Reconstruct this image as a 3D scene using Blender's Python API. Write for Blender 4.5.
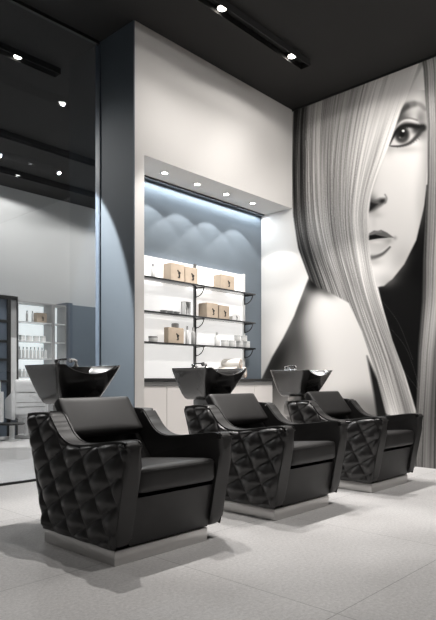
import bpy, bmesh, math, random
import numpy as np
from mathutils import Vector, Matrix
PI = math.pi
random.seed(4)
for o in list(bpy.data.objects): bpy.data.objects.remove(o)
SC = bpy.context.scene
COL = SC.collection

# ------------------------------------------------------------------ camera
H = 0.92                      # eye height
FX, FY = 0.730, 0.683         # viewing direction on the floor plan
cam_d = bpy.data.cameras.new('camera'); cam = bpy.data.objects.new('camera', cam_d); COL.objects.link(cam)
cam.location = (0, 0, H); cam.rotation_euler = (PI/2, 0, -math.atan2(FX, FY))
cam_d.sensor_width = 36; cam_d.sensor_fit = 'AUTO'; cam_d.lens = 585/620*36; cam_d.shift_y = 70/620
cam_d.clip_end = 100
SC.camera = cam
# ------------------------------------------------------------------ world + exposure
w = bpy.data.worlds.new('world'); SC.world = w; w.use_nodes = True
w.node_tree.nodes['Background'].inputs[0].default_value = (0.9, 0.95, 1, 1)
w.node_tree.nodes['Background'].inputs[1].default_value = 0.25
SC.view_settings.view_transform = 'Standard'; SC.view_settings.look = 'None'
SC.view_settings.exposure = 0.0; SC.view_settings.gamma = 1
try: SC.view_settings.use_curve_mapping = False
except Exception: pass
P_SLANT = 2200  # added spot out of view, slants across the blue portal end
P_WASH = 4.6                                # linear wall washer in the main track
P_MAIN, P_FRONT, P_BACK, P_NICHE, P_COVE = [0, 5, 14], [0, 0, 0, 30, 0, 60], 140, 26, 12
P_NARROW, P_FILL_FRONT = [240, 310, 310], [90, 100, 150, 85, 120, 92]           # narrow beams of the same spots, the front set added as fill
SPOT_ANGLE = 165

# ------------------------------------------------------------------ geometry of the place
CEIL = 4.29
XM = 5.98                     # mural wall
YB = 4.315                    # front of the portal
YN = 4.81                     # niche back wall
XL = 3.46                     # left end of the portal
SOF = 3.06                    # niche soffit
YG = 4.85                     # glass partition
YF = 9.66                     # far wall
XW, YW = -4.2, -4.2           # walls behind the viewer

def ux(u, Y):                 # where the sight line of column u crosses the plane y = Y
    t = (u-218)/585
    return Y*(FX+FY*t)/(FY-FX*t)
def vz(v, X, Y): return H+(380-v)/585*(FX*X+FY*Y)

# ------------------------------------------------------------------ materials
def mat(name, col, rough=0.5, metal=0.0, spec=0.5, emit=None, es=0, bump=None, coat=0, noise=None, aniso=None):
    m = bpy.data.materials.new(name); m.use_nodes = True
    nt = m.node_tree; b = nt.nodes['Principled BSDF']
    b.inputs['Base Color'].default_value = (*col, 1); b.inputs['Roughness'].default_value = rough
    b.inputs['Metallic'].default_value = metal; b.inputs['Specular IOR Level'].default_value = spec
    if coat: b.inputs['Coat Weight'].default_value = coat; b.inputs['Coat Roughness'].default_value = .08
    if emit: b.inputs['Emission Color'].default_value = (*emit, 1); b.inputs['Emission Strength'].default_value = es
    tc = nt.nodes.new('ShaderNodeTexCoord')
    if noise:                 # (scale, amount)
        n = nt.nodes.new('ShaderNodeTexNoise'); n.inputs['Scale'].default_value = noise[0]; n.inputs['Detail'].default_value = 5
        nt.links.new(tc.outputs['Object'], n.inputs['Vector'])
        r = nt.nodes.new('ShaderNodeValToRGB'); a = noise[1]
        r.color_ramp.elements[0].position = .3; r.color_ramp.elements[1].position = .7
        r.color_ramp.elements[0].color = (*[c*(1-a) for c in col], 1); r.color_ramp.elements[1].color = (*[min(1, c*(1+a)) for c in col], 1)
        nt.links.new(n.outputs['Fac'], r.inputs[0]); nt.links.new(r.outputs[0], b.inputs['Base Color'])
    if bump:                  # (scale, strength, distance)
        n2 = nt.nodes.new('ShaderNodeTexNoise'); n2.inputs['Scale'].default_value = bump[0]; n2.inputs['Detail'].default_value = 4
        mp = nt.nodes.new('ShaderNodeMapping')
        if aniso: mp.inputs['Scale'].default_value = aniso
        nt.links.new(tc.outputs['Object'], mp.inputs['Vector']); nt.links.new(mp.outputs[0], n2.inputs['Vector'])
        bp = nt.nodes.new('ShaderNodeBump'); bp.inputs['Strength'].default_value = bump[1]; bp.inputs['Distance'].default_value = bump[2]
        nt.links.new(n2.outputs['Fac'], bp.inputs['Height']); nt.links.new(bp.outputs[0], b.inputs['Normal'])
    return m
M = {}
M['leather'] = mat('black leather', (.022, .021, .021), .35, spec=.6, bump=(160, .12, .002), noise=(9, .25))
M['leather_soft'] = mat('black leather soft', (.02, .019, .019), .45, spec=.5, bump=(140, .12, .002), noise=(7, .2))
M['thread'] = mat('black piping', (.01, .01, .01), .5)
M['steel'] = mat('brushed steel', (.62, .61, .6), .34, 1, bump=(60, .08, .002), aniso=(1, 1, 14))
M['chrome'] = mat('chrome', (.85, .85, .86), .08, 1)
M['ceramic'] = mat('anthracite ceramic', (.035, .034, .034), .16, spec=.6, coat=.6, noise=(5, .15))
M['console'] = mat('grey shell', (.38, .37, .36), .35, noise=(6, .05))
M['wall'] = mat('white plaster', (.67, .65, .63), .75, bump=(90, .05, .002), noise=(1.2, .02))
M['far_wall'] = mat('pale grey plaster', (.62, .63, .63), .8, noise=(.8, .03))
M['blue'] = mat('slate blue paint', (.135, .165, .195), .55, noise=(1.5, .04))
M['dark_blue'] = mat('dark slate lacquer', (.10, .125, .16), .4, noise=(2, .05))
M['ceiling'] = mat('charcoal ceiling', (.017, .0165, .016), .85, noise=(1.4, .06))
M['black'] = mat('black metal', (.012, .012, .012), .45)
M['track'] = mat('matt black aluminium', (.006, .006, .006), .7)
M['side'] = mat('grey plaster', (.42, .42, .42), .8, noise=(1, .04))
M['lens'] = mat('lit lamp lens', (1, 1, 1), .3, emit=(1, .94, .84), es=14)
M['lens_dim'] = mat('dim lamp lens', (1, 1, 1), .3, emit=(1, .97, .92), es=1.6)
M['ring'] = mat('lamp ring', (.5, .5, .5), .35, .6)
M['panel'] = mat('backlit acrylic', (.85, .85, .85), .5, emit=(1, .985, .96), es=.62)
M['panel_far'] = mat('backlit acrylic far', (.8, .82, .82), .5, emit=(.95, 1, 1), es=.8)
M['kraft'] = mat('kraft paper', (.47, .385, .30), .8, noise=(14, .08))
M['ink'] = mat('black print', (.01, .01, .01), .6)
M['white_plastic'] = mat('white plastic', (.8, .8, .79), .35, noise=(10, .02))
M['grey_plastic'] = mat('grey plastic', (.36, .36, .36), .4)
M['rail'] = mat('graphite rail', (.10, .10, .10), .4)
M['clear'] = mat('frosted clear plastic', (.72, .73, .73), .2)
M['cabinet'] = mat('white lacquer', (.74, .71, .69), .35, noise=(2, .02))
M['worktop'] = mat('black worktop', (.03, .03, .03), .3)
M['towel'] = mat('white terry cloth', (.78, .75, .71), .95, bump=(260, .5, .004))
M['towel_edge'] = mat('brown towel edge', (.45, .33, .25), .95)
M['white_leather'] = mat('white leather', (.78, .78, .78), .4, bump=(90, .1, .002))
M['seam'] = mat('grey seam', (.12, .12, .12), .6)
M['smoke'] = mat('dark smoked shelf', (.03, .032, .034), .12, spec=.6)

def glass_mat():
    m = bpy.data.materials.new('partition glass'); m.use_nodes = True; nt = m.node_tree
    for n in list(nt.nodes): nt.nodes.remove(n)
    out = nt.nodes.new('ShaderNodeOutputMaterial'); mix = nt.nodes.new('ShaderNodeMixShader')
    tr = nt.nodes.new('ShaderNodeBsdfTransparent'); tr.inputs[0].default_value = (.95, .965, .975, 1)
    gl = nt.nodes.new('ShaderNodeBsdfGlossy'); gl.inputs['Roughness'].default_value = .0; gl.inputs[0].default_value = (.9, .94, 1, 1)
    # Schlick reflectance, the same from both sides of the pane
    ge = nt.nodes.new('ShaderNodeNewGeometry'); dp = nt.nodes.new('ShaderNodeVectorMath'); dp.operation = 'DOT_PRODUCT'
    nt.links.new(ge.outputs['Normal'], dp.inputs[0]); nt.links.new(ge.outputs['Incoming'], dp.inputs[1])
    def mth(op, a, b):
        n = nt.nodes.new('ShaderNodeMath'); n.operation = op
        for k, q in ((0, a), (1, b)):
            if q is None: continue
            if isinstance(q, (int, float)): n.inputs[k].default_value = q
            else: nt.links.new(q, n.inputs[k])
        return n.outputs[0]
    f = mth('POWER', mth('SUBTRACT', 1.0, mth('ABSOLUTE', dp.outputs['Value'], None)), 5.0)
    f = mth('ADD', mth('MULTIPLY', f, .9), .075)
    nt.links.new(f, mix.inputs[0])
    nt.links.new(tr.outputs[0], mix.inputs[1]); nt.links.new(gl.outputs[0], mix.inputs[2]); nt.links.new(mix.outputs[0], out.inputs[0])
    return m
M['glass'] = glass_mat()

def floor_mat():
    m = bpy.data.materials.new('pale stone tiles'); m.use_nodes = True; nt = m.node_tree; b = nt.nodes['Principled BSDF']
    tc = nt.nodes.new('ShaderNodeTexCoord'); mp = nt.nodes.new('ShaderNodeMapping')
    mp.inputs['Location'].default_value = (-2.0, -1.23, 0)
    nt.links.new(tc.outputs['Object'], mp.inputs[0])
    br = nt.nodes.new('ShaderNodeTexBrick'); br.offset = 0; br.squash = 1
    for k, v in (('Scale', 1), ('Mortar Size', .0022), ('Mortar Smooth', .2), ('Brick Width', 1.2), ('Row Height', 1.2), ('Bias', 0)): br.inputs[k].default_value = v
    br.inputs['Color1'].default_value = (.56, .55, .545, 1); br.inputs['Color2'].default_value = (.60, .59, .585, 1); br.inputs['Mortar'].default_value = (.3, .3, .3, 1)
    nt.links.new(mp.outputs[0], br.inputs['Vector'])
    n = nt.nodes.new('ShaderNodeTexNoise'); n.inputs['Scale'].default_value = 60; n.inputs['Detail'].default_value = 7; n.inputs['Roughness'].default_value = .85
    nt.links.new(tc.outputs['Object'], n.inputs['Vector'])
    n2 = nt.nodes.new('ShaderNodeTexNoise'); n2.inputs['Scale'].default_value = 2.2; n2.inputs['Detail'].default_value = 5
    nt.links.new(tc.outputs['Object'], n2.inputs['Vector'])
    r = nt.nodes.new('ShaderNodeMapRange'); r.inputs[1].default_value = .25; r.inputs[2].default_value = .75; r.inputs[3].default_value = .62; r.inputs[4].default_value = 1.3
    nt.links.new(n.outputs['Fac'], r.inputs[0])
    r2 = nt.nodes.new('ShaderNodeMapRange'); r2.inputs[1].default_value = .3; r2.inputs[2].default_value = .7; r2.inputs[3].default_value = .94; r2.inputs[4].default_value = 1.05
    nt.links.new(n2.outputs['Fac'], r2.inputs[0])
    mm = nt.nodes.new('ShaderNodeMath'); mm.operation = 'MULTIPLY'; nt.links.new(r.outputs[0], mm.inputs[0]); nt.links.new(r2.outputs[0], mm.inputs[1])
    vm = nt.nodes.new('ShaderNodeVectorMath'); vm.operation = 'SCALE'
    nt.links.new(br.outputs['Color'], vm.inputs[0]); nt.links.new(mm.outputs[0], vm.inputs['Scale'])
    nt.links.new(vm.outputs[0], b.inputs['Base Color']); b.inputs['Roughness'].default_value = .5
    b.inputs['Specular IOR Level'].default_value = .35
    bp = nt.nodes.new('ShaderNodeBump'); bp.inputs['Strength'].default_value = .15; bp.inputs['Distance'].default_value = .003
    nt.links.new(n.outputs['Fac'], bp.inputs['Height']); nt.links.new(bp.outputs[0], b.inputs['Normal'])
    return m
M['floor'] = floor_mat()

# ------------------------------------------------------------------ mesh helpers
def link(name, bm, m, parent=None, smooth=True, angle=40, loc=None):
    bmesh.ops.recalc_face_normals(bm, faces=bm.faces)
    me = bpy.data.meshes.new(name); bm.to_mesh(me); bm.free()
    if smooth:
        for p in me.polygons: p.use_smooth = True
        me.set_sharp_from_angle(angle=math.radians(angle))
    for mm in (m if isinstance(m, (list, tuple)) else [m]): me.materials.append(M[mm] if isinstance(mm, str) else mm)
    o = bpy.data.objects.new(name, me); COL.objects.link(o)
    if parent: o.parent = parent
    if loc: o.location = loc
    return o
def tag(o, label, cat, group=None):
    o['label'] = label; o['category'] = cat
    if group: o['group'] = group
    return o
def thing(name, label, cat, loc=(0, 0, 0), rz=0, group=None):
    o = bpy.data.objects.new(name, None); COL.objects.link(o); o.empty_display_size = .1
    o.location = loc; o.rotation_euler = (0, 0, rz); return tag(o, label, cat, group)
def struct(o): o['kind'] = 'structure'; return o
def box(bm, x0, x1, y0, y1, z0, z1, r=0, seg=2):
    res = bmesh.ops.create_cube(bm, size=1); vs = res['verts']
    bmesh.ops.scale(bm, vec=(x1-x0, y1-y0, z1-z0), verts=vs)
    bmesh.ops.translate(bm, vec=((x0+x1)/2, (y0+y1)/2, (z0+z1)/2), verts=vs)
    if r > 0:
        es = list({e for v in vs for e in v.link_edges})
        bmesh.ops.bevel(bm, geom=es, offset=r, segments=seg, profile=.5, affect='EDGES')
    return bm
def B(*a, **k): return box(bmesh.new(), *a, **k)
def cyl(bm, p, r, h, seg=24, r2=None, axis='Z'):
    res = bmesh.ops.create_cone(bm, cap_ends=True, segments=seg, radius1=r, radius2=r if r2 is None else r2, depth=h)
    vs = res['verts']
    bmesh.ops.translate(bm, vec=(0, 0, h/2), verts=vs)
    if axis == 'X': bmesh.ops.rotate(bm, matrix=Matrix.Rotation(PI/2, 3, 'Y'), verts=vs)
    if axis == 'Y': bmesh.ops.rotate(bm, matrix=Matrix.Rotation(-PI/2, 3, 'X'), verts=vs)
    bmesh.ops.translate(bm, vec=p, verts=vs); return bm
def lathe(bm, prof, c=(0, 0, 0), seg=24):
    rings = []
    for r, z in prof:
        rings.append([bm.verts.new((c[0]+r*math.cos(2*PI*k/seg), c[1]+r*math.sin(2*PI*k/seg), c[2]+z)) for k in range(seg)])
    for a, b in zip(rings, rings[1:]):
        for k in range(seg): bm.faces.new((a[k], a[(k+1) % seg], b[(k+1) % seg], b[k]))
    bm.faces.new(rings[0][::-1]); bm.faces.new(rings[-1]); return bm
def tube(bm, pts, r, seg=10):
    pts = [Vector(p) for p in pts]; rings = []
    for i, p in enumerate(pts):
        d = (pts[min(i+1, len(pts)-1)]-pts[max(i-1, 0)]).normalized()
        a = d.cross(Vector((0, 0, 1)));
        if a.length < 1e-3: a = d.cross(Vector((1, 0, 0)))
        a.normalize(); b = d.cross(a)
        rr = r[i] if isinstance(r, (list, tuple)) else r
        rings.append([bm.verts.new(p+rr*(math.cos(2*PI*k/seg)*a+math.sin(2*PI*k/seg)*b)) for k in range(seg)])
    for a, b in zip(rings, rings[1:]):
        for k in range(seg): bm.faces.new((a[k], a[(k+1) % seg], b[(k+1) % seg], b[k]))
    bm.faces.new(rings[0][::-1]); bm.faces.new(rings[-1]); return bm
def prism(bm, poly, axis, a0, a1, r=0, seg=3):
    """extrude a polygon: axis 'X' -> poly is (y,z); axis 'Y' -> poly is (x,z)"""
    def P(p, a): return (a, p[0], p[1]) if axis == 'X' else (p[0], a, p[1])
    v0 = [bm.verts.new(P(p, a0)) for p in poly]; v1 = [bm.verts.new(P(p, a1)) for p in poly]; n = len(poly)
    f0 = bm.faces.new(v0); f1 = bm.faces.new(v1[::-1])
    for k in range(n): bm.faces.new((v0[k], v1[k], v1[(k+1) % n], v0[(k+1) % n]))
    if r > 0:
        es = list(f0.edges)+list(f1.edges)
        bmesh.ops.bevel(bm, geom=es, offset=r, segments=seg, profile=.5, affect='EDGES')
    return bm
def catmull(pts, n=8, closed=False):
    pts = [np.array(p, float) for p in pts]; out = []
    N = len(pts)
    for i in range(N if closed else N-1):
        if closed: p0, p1, p2, p3 = pts[i-1], pts[i], pts[(i+1) % N], pts[(i+2) % N]
        else: p0, p1, p2, p3 = pts[max(i-1, 0)], pts[i], pts[i+1], pts[min(i+2, N-1)]
        for k in range(n):
            t = k/n
            out.append(.5*((2*p1)+(-p0+p2)*t+(2*p0-5*p1+4*p2-p3)*t*t+(-p0+3*p1-3*p2+p3)*t**3))
    if not closed: out.append(pts[-1])
    return out
def copy_tree(o, parent=None):
    c = o.copy(); COL.objects.link(c)
    if parent: c.parent = parent
    for ch in list(o.children): copy_tree(ch, c)
    return c

# ------------------------------------------------------------------ the setting
def S(name, m, *a, **k): return struct(link(name, B(*a, **k), m, smooth=False))
S('floor', 'floor', XW, 8.2, YW, YF, -.12, 0)
S('ceiling', 'ceiling', XW, 8.2, YW, YF, CEIL, CEIL+.15)
S('wall_right', 'wall', XM, XM+.2, YW, YN, 0, CEIL)
S('wall_far', 'far_wall', XW, 8.2, YF, YF+.15, 0, CEIL)
S('wall_left', 'side', XW-.15, XW, YW, YF, 0, CEIL)
S('wall_front', 'side', XW, XM+.2, YW-.15, YW, 0, CEIL)
S('wall_far_right', 'far_wall', 8.2, 8.35, YN+.1, YF, 0, CEIL)
S('wall_far_front', 'far_wall', XM+.0, 8.35, YN, YN+.1, 0, CEIL)
S('wall_niche', 'blue', XL+.012, XM-.015, YN, YN+.1, 0, CEIL)
S('wall_portal', 'wall', XL+.012, XM-.015, YB, YN, SOF, CEIL)
S('wall_jamb', 'wall', XL+.012, XL+.125, YB, YN, 0, SOF)
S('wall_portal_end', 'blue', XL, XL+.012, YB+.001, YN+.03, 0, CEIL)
S('trim_1', 'dark_blue', XL-.012, XL+.012, YN+.03, YN+.10, 0, CEIL)     # slim profile where the glass meets the portal
S('trim_2', 'black', XM-.02, XM, YW, YB-.002, CEIL-.02, CEIL)      # shadow gap over the mural

gp = struct(link('window_1', B(XW, XL-.013, YG, YG+.012, .02, CEIL-.03), 'glass', smooth=False))
bm = B(XW, XL-.013, YG-.01, YG+.022, 0, .02); box(bm, XW, XL-.013, YG-.012, YG+.024, CEIL-.03, CEIL)
link('window_frame', bm, 'black', gp, smooth=False)

# ------------------------------------------------------------------ the mural, painted as albedo on its own fine grid
SS = 3; U0, U1, V0, V1 = 250, 530, 20, 500
def paint():
    rng = np.random.default_rng(7)
    Wd, Ht = (U1-U0)*SS, (V1-V0)*SS
    uu, vv = np.meshgrid(U0+(np.arange(Wd)+.5)/SS, V0+(np.arange(Ht)+.5)/SS)
    img = np.full((Ht, Wd), .93)
    def sdf(poly):            # signed distance, negative inside
        poly = np.array(poly, float); n = len(poly)
        d = np.full((Ht, Wd), 1e9); ins = np.zeros((Ht, Wd), bool)
        for i in range(n):
            a, b = poly[i], poly[(i+1) % n]; e = b-a
            wx, wy = uu-a[0], vv-a[1]; t = np.clip((wx*e[0]+wy*e[1])/(e@e+1e-9), 0, 1)
            d = np.minimum(d, (wx-e[0]*t)**2+(wy-e[1]*t)**2)
            c = (a[1] > vv) != (b[1] > vv)
            with np.errstate(divide='ignore', invalid='ignore'):
                xi = a[0]+(vv-a[1])*e[0]/(e[1] if abs(e[1]) > 1e-9 else 1e-9)
            ins ^= c & (uu < xi)
        d = np.sqrt(d); return np.where(ins, -d, d)
    def cover(poly, soft): return np.clip(.5-sdf(poly)/soft, 0, 1)
    def fill(poly, val, soft=1.0, alpha=1.0):
        nonlocal img
        a = cover(poly, soft)*alpha; img = img*(1-a)+val*a
    def blob(u, v, ru, rv, val, alpha=1.0, rot=0, p=2):
        nonlocal img
        c, s = math.cos(rot), math.sin(rot); x, y = uu-u, vv-v
        q = ((x*c+y*s)/ru)**2+((-x*s+y*c)/rv)**2
        a = alpha*np.exp(-q**(p/2)); img = img*(1-a)+val*a
    def stroke(pts, wid, val, alpha=1.0, taper=(1, 1)):
        nonlocal img
        pts = np.array(catmull(pts, 6)); n = len(pts)
        a = np.zeros((Ht, Wd))
        for i in range(n-1):
            p, q = pts[i], pts[i+1]; e = q-p; f = i/(n-1); ww = wid*(taper[0]+(taper[1]-taper[0])*f)
            t = np.clip(((uu-p[0])*e[0]+(vv-p[1])*e[1])/(e@e+1e-9), 0, 1)
            d2 = (uu-p[0]-e[0]*t)**2+(vv-p[1]-e[1]*t)**2
            a = np.maximum(a, np.exp(-(d2/(ww*ww))**1.3))
        a *= alpha; img = img*(1-a)+val*a
    # --- shoulder
    sh = [(309, 277), (303, 292), (294, 316), (283, 338), (272, 357), (262, 378), (250, 400), (250, 500), (420, 500), (405, 420), (372, 330), (350, 300), (325, 288)]
    shade = cover(sh, 1.5)
    val = np.full((Ht, Wd), .95)
    def sblob(u, v, ru, rv, k, rot=0):
        nonlocal val
        c, s = math.cos(rot), math.sin(rot); x, y = uu-u, vv-v
        a = k*np.exp(-(((x*c+y*s)/ru)**2+((-x*s+y*c)/rv)**2)); val = val*(1-a)
    sblob(276, 362, 13, 46, .75, .45); sblob(300, 305, 9, 26, .6, .4); sblob(314, 283, 10, 10, .95); sblob(286, 380, 22, 40, .55)
    sblob(303, 360, 14, 34, .35); sblob(326, 291, 10, 5, .5, .5); sblob(298, 340, 8, 20, .25); sblob(375, 420, 26, 26, .5); sblob(352, 402, 24, 10, .25)
    img = img*(1-shade)+val*shade
    # --- dark ground right of the jaw
    fill([(426, 185), (424, 205), (416, 240), (404, 264), (392, 279), (378, 287), (384, 312), (392, 340), (405, 375), (416, 412), (440, 500), (445, 300), (440, 180)], .04, 1.2)
    fill([(367, 356), (378, 380), (388, 415), (420, 500), (376, 500), (379, 430), (374, 395)], .10, 3)
    # --- face
    face = [(392, 60), (425, 50), (427, 80), (426, 108), (428, 125), (428, 160), (426, 190), (423, 210), (416, 240), (404, 264), (393, 278), (384, 286), (376, 287), (366, 262), (366, 190), (378, 150)]
    a = cover(face, 1.6)
    fv = .94-.16*np.clip((vv-60)/-40+.6, 0, 1)*0
    fv = np.full((Ht, Wd), .90)
    fv -= .22*np.exp(-((uu-428)/7)**2)*(vv > 90)*1.0
    fv -= .25*np.exp(-((vv-289)/10)**2)*np.clip((uu-378)/10, 0, 1)
    img = img*(1-a)+fv*a
    blob(372, 180, 7, 22, .80, .5); blob(399, 262, 9, 16, .72, .45, .5); blob(384, 280, 12, 7, .70, .5); blob(420, 200, 5, 26, .74, .5)
    # eye socket shading and brow
    blob(411, 112, 17, 9, .64, .5); blob(423, 119, 5, 14, .45, .6); blob(396, 125, 7, 17, .28, .8, .5)
    blob(407, 116, 9, 6, .55, .35); blob(421, 134, 6, 6, .40, .65); blob(405, 149, 16, 4, .60, .5); blob(389, 147, 5, 8, .6, .4)
    stroke([(392, 131), (397, 118), (402, 110), (408, 105.5), (414, 103.8)], 4.0, .20, .8, (1.1, .7))
    stroke([(408, 105.5), (414, 103.8), (420, 104.5), (425, 109)], 3.0, .42, .7, (1.1, .7))
    stroke([(396, 120), (400.5, 111.5), (407, 106)], 3.0, .06, .75)
    blob(402, 118, 7, 6, .22, .75); blob(420, 118, 4, 7, .36, .6)
    # lid: pale band then dark lashes
    stroke([(391, 139), (396, 127.5), (402, 121.5), (409, 120), (416, 122), (420, 126)], 1.5, .84, .8)
    stroke([(391, 137), (396, 126), (402, 119.5), (409, 118), (417, 120)], 1.1, .30, .55)
    eye = [(389, 145), (392, 139), (397, 131), (403, 127), (410, 126.5), (417, 128.5), (421, 130), (416, 136.5), (409, 142.5), (400, 145), (392, 146)]
    fill(eye, .84, .9)
    ie = cover(eye, .9)
    keep = img.copy()
    blob(402.0, 134.4, 7.6, 8.8, .09, 1, 0, 6); blob(402.4, 138, 4.2, 3.4, .32, .7); blob(402, 134, 2.6, 3.2, .02, 1, 0, 4)
    blob(403.2, 130.8, 1.4, 1.3, .97, 1, 0, 4); blob(400, 137.5, .9, .9, .6, .7)
    blob(416, 130.5, 5, 4, .12, .75)
    img = keep*(1-ie)+img*ie
    stroke([(389, 145), (392, 138.5), (397, 130.3), (403, 126.2), (410, 125.2), (417, 126.8), (423, 127.5)], 2.3, .03, .97, (.5, 1.6))
    stroke([(422, 128.5), (417, 136), (409.5, 143), (400, 146), (391, 146)], 1.4, .14, .85, (2.0, .5))
    for k in range(13):
        f = k/12; bx, by = 394+27*f, 134-9*math.sin(min(1, f*1.25)*PI/2)+2*f
        stroke([(bx, by), (bx+.5+2.2*f, by-3+1.2*f)], .5, .06, .6)
    for k in range(9):
        f = k/8; stroke([(397+20*f, 146-9*f**1.6), (397.6+22*f, 147.6-8*f**1.6)], .4, .25, .4)
    # nose
    blob(372, 204, 5, 8, .22, .85); blob(369, 195, 3, 8, .45, .5)
    fill([(368, 196), (373, 201), (380, 198), (385.5, 198), (386, 202), (381, 206), (374, 210), (368, 213)], .34, 3.0, .85)
    fill([(368, 201), (373, 203), (378, 204), (372, 209), (368, 212)], .08, 2.2, .9)
    blob(382.2, 201, 3.0, 1.9, .10, .9, -.35); stroke([(385, 194.5), (386.8, 198.5), (385, 203)], .9, .5, .7)
    blob(377, 215, 6, 3, .72, .5); blob(374, 222, 2.5, 7, .8, .4)
    # mouth
    fill([(368, 234), (374, 230.5), (378, 231), (381, 229.8), (387, 232.5), (394, 237.6), (386, 238), (377, 238.2), (368, 240)], .40, 1.2, .95)
    stroke([(369, 235), (375, 232), (381, 231.5)], 1.2, .6, .5)
    fill([(368, 235.5), (375, 234.5), (381, 236), (388, 237.6), (378, 238.8), (368, 240.5)], .05, 1.0)
    fill([(368, 240.5), (378, 238.8), (388, 238), (392, 238.5), (388, 246), (380, 252), (368, 257)], .82, 1.5)
    blob(377, 242, 6, 2, .93, .8); blob(389, 241, 4, 3, .62, .5)
    stroke([(368, 258), (375, 257), (383, 253.5), (390, 247)], 2.4, .28, .85, (1.2, .35)); blob(374, 262, 8, 4, .6, .5)
    blob(395, 238, 2, 2, .5, .5)
    # --- hair: strands interpolated between guide curves
    Lc = np.array(catmull([(299, 86), (294, 120), (293, 165), (294, 215), (299, 248), (309, 278), (316, 300), (322, 330), (328, 360)], 10))
    Ac = np.array(catmull([(322, 80), (318, 120), (317, 165), (319, 215), (326, 250), (338, 285), (350, 318), (364, 355), (380, 410)], 10))
    Bc = np.array(catmull([(362, 66), (352, 110), (345, 165), (344, 215), (348, 250), (358, 290), (368, 322), (382, 362), (398, 418)], 10))
    Rc = np.array(catmull([(424, 46), (405, 100), (386, 150), (370.5, 195), (369, 235), (375, 283), (387, 322), (402, 366), (418, 420)], 10))
    cs = [Lc, Ac, Bc, Rc]
    def strand(s):
        x = s*3; i = min(2, int(x)); f = x-i
        return cs[i]*(1-f)+cs[i+1]*f
    hair = [(294, 86), (292, 165), (293, 215), (298, 248), (309, 278), (317, 287), (325, 290), (340, 298), (349, 303), (362, 331), (375, 370), (386, 415), (392, 440), (424, 440), (416, 410), (405, 375), (392, 340), (384, 312), (376, 285), (371, 262), (369, 240), (369, 212), (371, 195), (379, 171), (389, 146), (401, 110), (414, 82), (432, 48), (432, 20), (294, 20)]
    nS = 64; tone = np.zeros(nS+1)
    for oct_, amp in ((5, .06), (13, .07), (31, .07)):
        tone += amp*np.interp(np.linspace(0, oct_, nS+1), np.arange(oct_+1), rng.uniform(-1, 1, oct_+1))
    keys = ([0, .04, .08, .11, .13, .17, .24, .33, .42, .52, .6, .68, .76, .86, 1], [.30, .15, .38, .10, .22, .52, .66, .72, .62, .70, .74, .62, .74, .86, .92])
    Wt = np.zeros((Ht, Wd)); Vt = np.zeros((Ht, Wd))
    NST = 1100
    for k in range(NST):
        s = (k+.5)/NST+rng.normal(0, .006); s = min(max(s, 0.0), 1)
        c = strand(s); jit = rng.normal(0, .5)
        seg = np.linalg.norm(np.diff(c, axis=0), axis=1); L = np.concatenate([[0], np.cumsum(seg)])
        q = np.arange(0, L[-1], .34); px = np.interp(q, L, c[:, 0])+jit+.8*np.sin(q/37+k*1.7)*rng.uniform(0, 1); py = np.interp(q, L, c[:, 1])
        base = .05+np.interp(s, *keys)+np.interp(s*nS, np.arange(nS+1), tone)+rng.normal(0, .15)
        vfade = base+.10*np.sin(q/rng.uniform(25, 60)+rng.uniform(0, 6))
        # niche light painted onto the low locks, dark where they tuck under
        tuck = np.exp(-((py-(262+30*s))/20)**2)*np.clip(1-abs(s-.26)/.26, 0, 1)
        niche_light = np.exp(-((py-228)/20)**2)*np.clip(1-s*1.8, 0, 1)
        tailb = np.clip((py-285)/30, 0, 1)
        vfade = vfade*(1-.50*tuck)+.30*niche_light+tailb*(.42*np.exp(-((s-.60)/.13)**2)-.32*np.exp(-((s-.86)/.13)**2)-.2*np.exp(-((s-.36)/.08)**2))
        if rng.random() < .13: vfade = vfade-.24
        wgt = rng.uniform(.4, 1.1)
        for dx in (-1, 0, 1):
            iu = np.round((px-U0)*SS-.5+dx).astype(int); iv = np.round((py-V0)*SS-.5).astype(int)
            ok = (iu >= 0) & (iu < Wd) & (iv >= 0) & (iv < Ht)
            g = wgt*(1 if dx == 0 else .55)
            np.add.at(Wt, (iv[ok], iu[ok]), g); np.add.at(Vt, (iv[ok], iu[ok]), g*np.clip(vfade[ok], .03, .97))
    W2 = np.zeros((Ht, Wd)); V2 = np.zeros((Ht, Wd))
    for k in range(420):      # single light and dark strands lying on top
        s = rng.uniform(0, 1); c = strand(s); seg = np.linalg.norm(np.diff(c, axis=0), axis=1); L = np.concatenate([[0], np.cumsum(seg)])
        a0 = rng.uniform(0, .6)*L[-1]; a1 = min(L[-1], a0+rng.uniform(.25, .8)*L[-1]); q = np.arange(a0, a1, .3)
        px = np.interp(q, L, c[:, 0])+rng.normal(0, .6)+1.1*np.sin(q/33+k*2.1)*rng.uniform(0, 1); py = np.interp(q, L, c[:, 1])
        val = np.clip(np.interp(s, *keys)+(rng.uniform(-.5, -.2) if rng.random() < .6 else rng.uniform(.12, .3)), .04, .97)
        iu = np.round((px-U0)*SS-.5).astype(int); iv = np.round((py-V0)*SS-.5).astype(int)
        fadew = np.sin(np.linspace(0, PI, len(q)))*rng.uniform(.5, 1.2)
        for dx, g in ((0, 1), (1, .8), (-1, .35)):
            ok = (iu+dx >= 0) & (iu+dx < Wd) & (iv >= 0) & (iv < Ht)
            np.add.at(W2, (iv[ok], iu[ok]+dx), g*fadew[ok]); np.add.at(V2, (iv[ok], iu[ok]+dx), g*fadew[ok]*val)
    hv = Vt/np.maximum(Wt, 1e-6); aw = 1-np.exp(-Wt*1.2)
    filled = np.where(Wt > .05, hv, .55)
    a2 = .75*(1-np.exp(-W2)); filled = filled*(1-a2)+a2*V2/np.maximum(W2, 1e-6)
    hm = cover(hair, 1.6)*np.clip(aw+.75, 0, 1)
    img = img*(1-hm)+filled*hm
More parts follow.
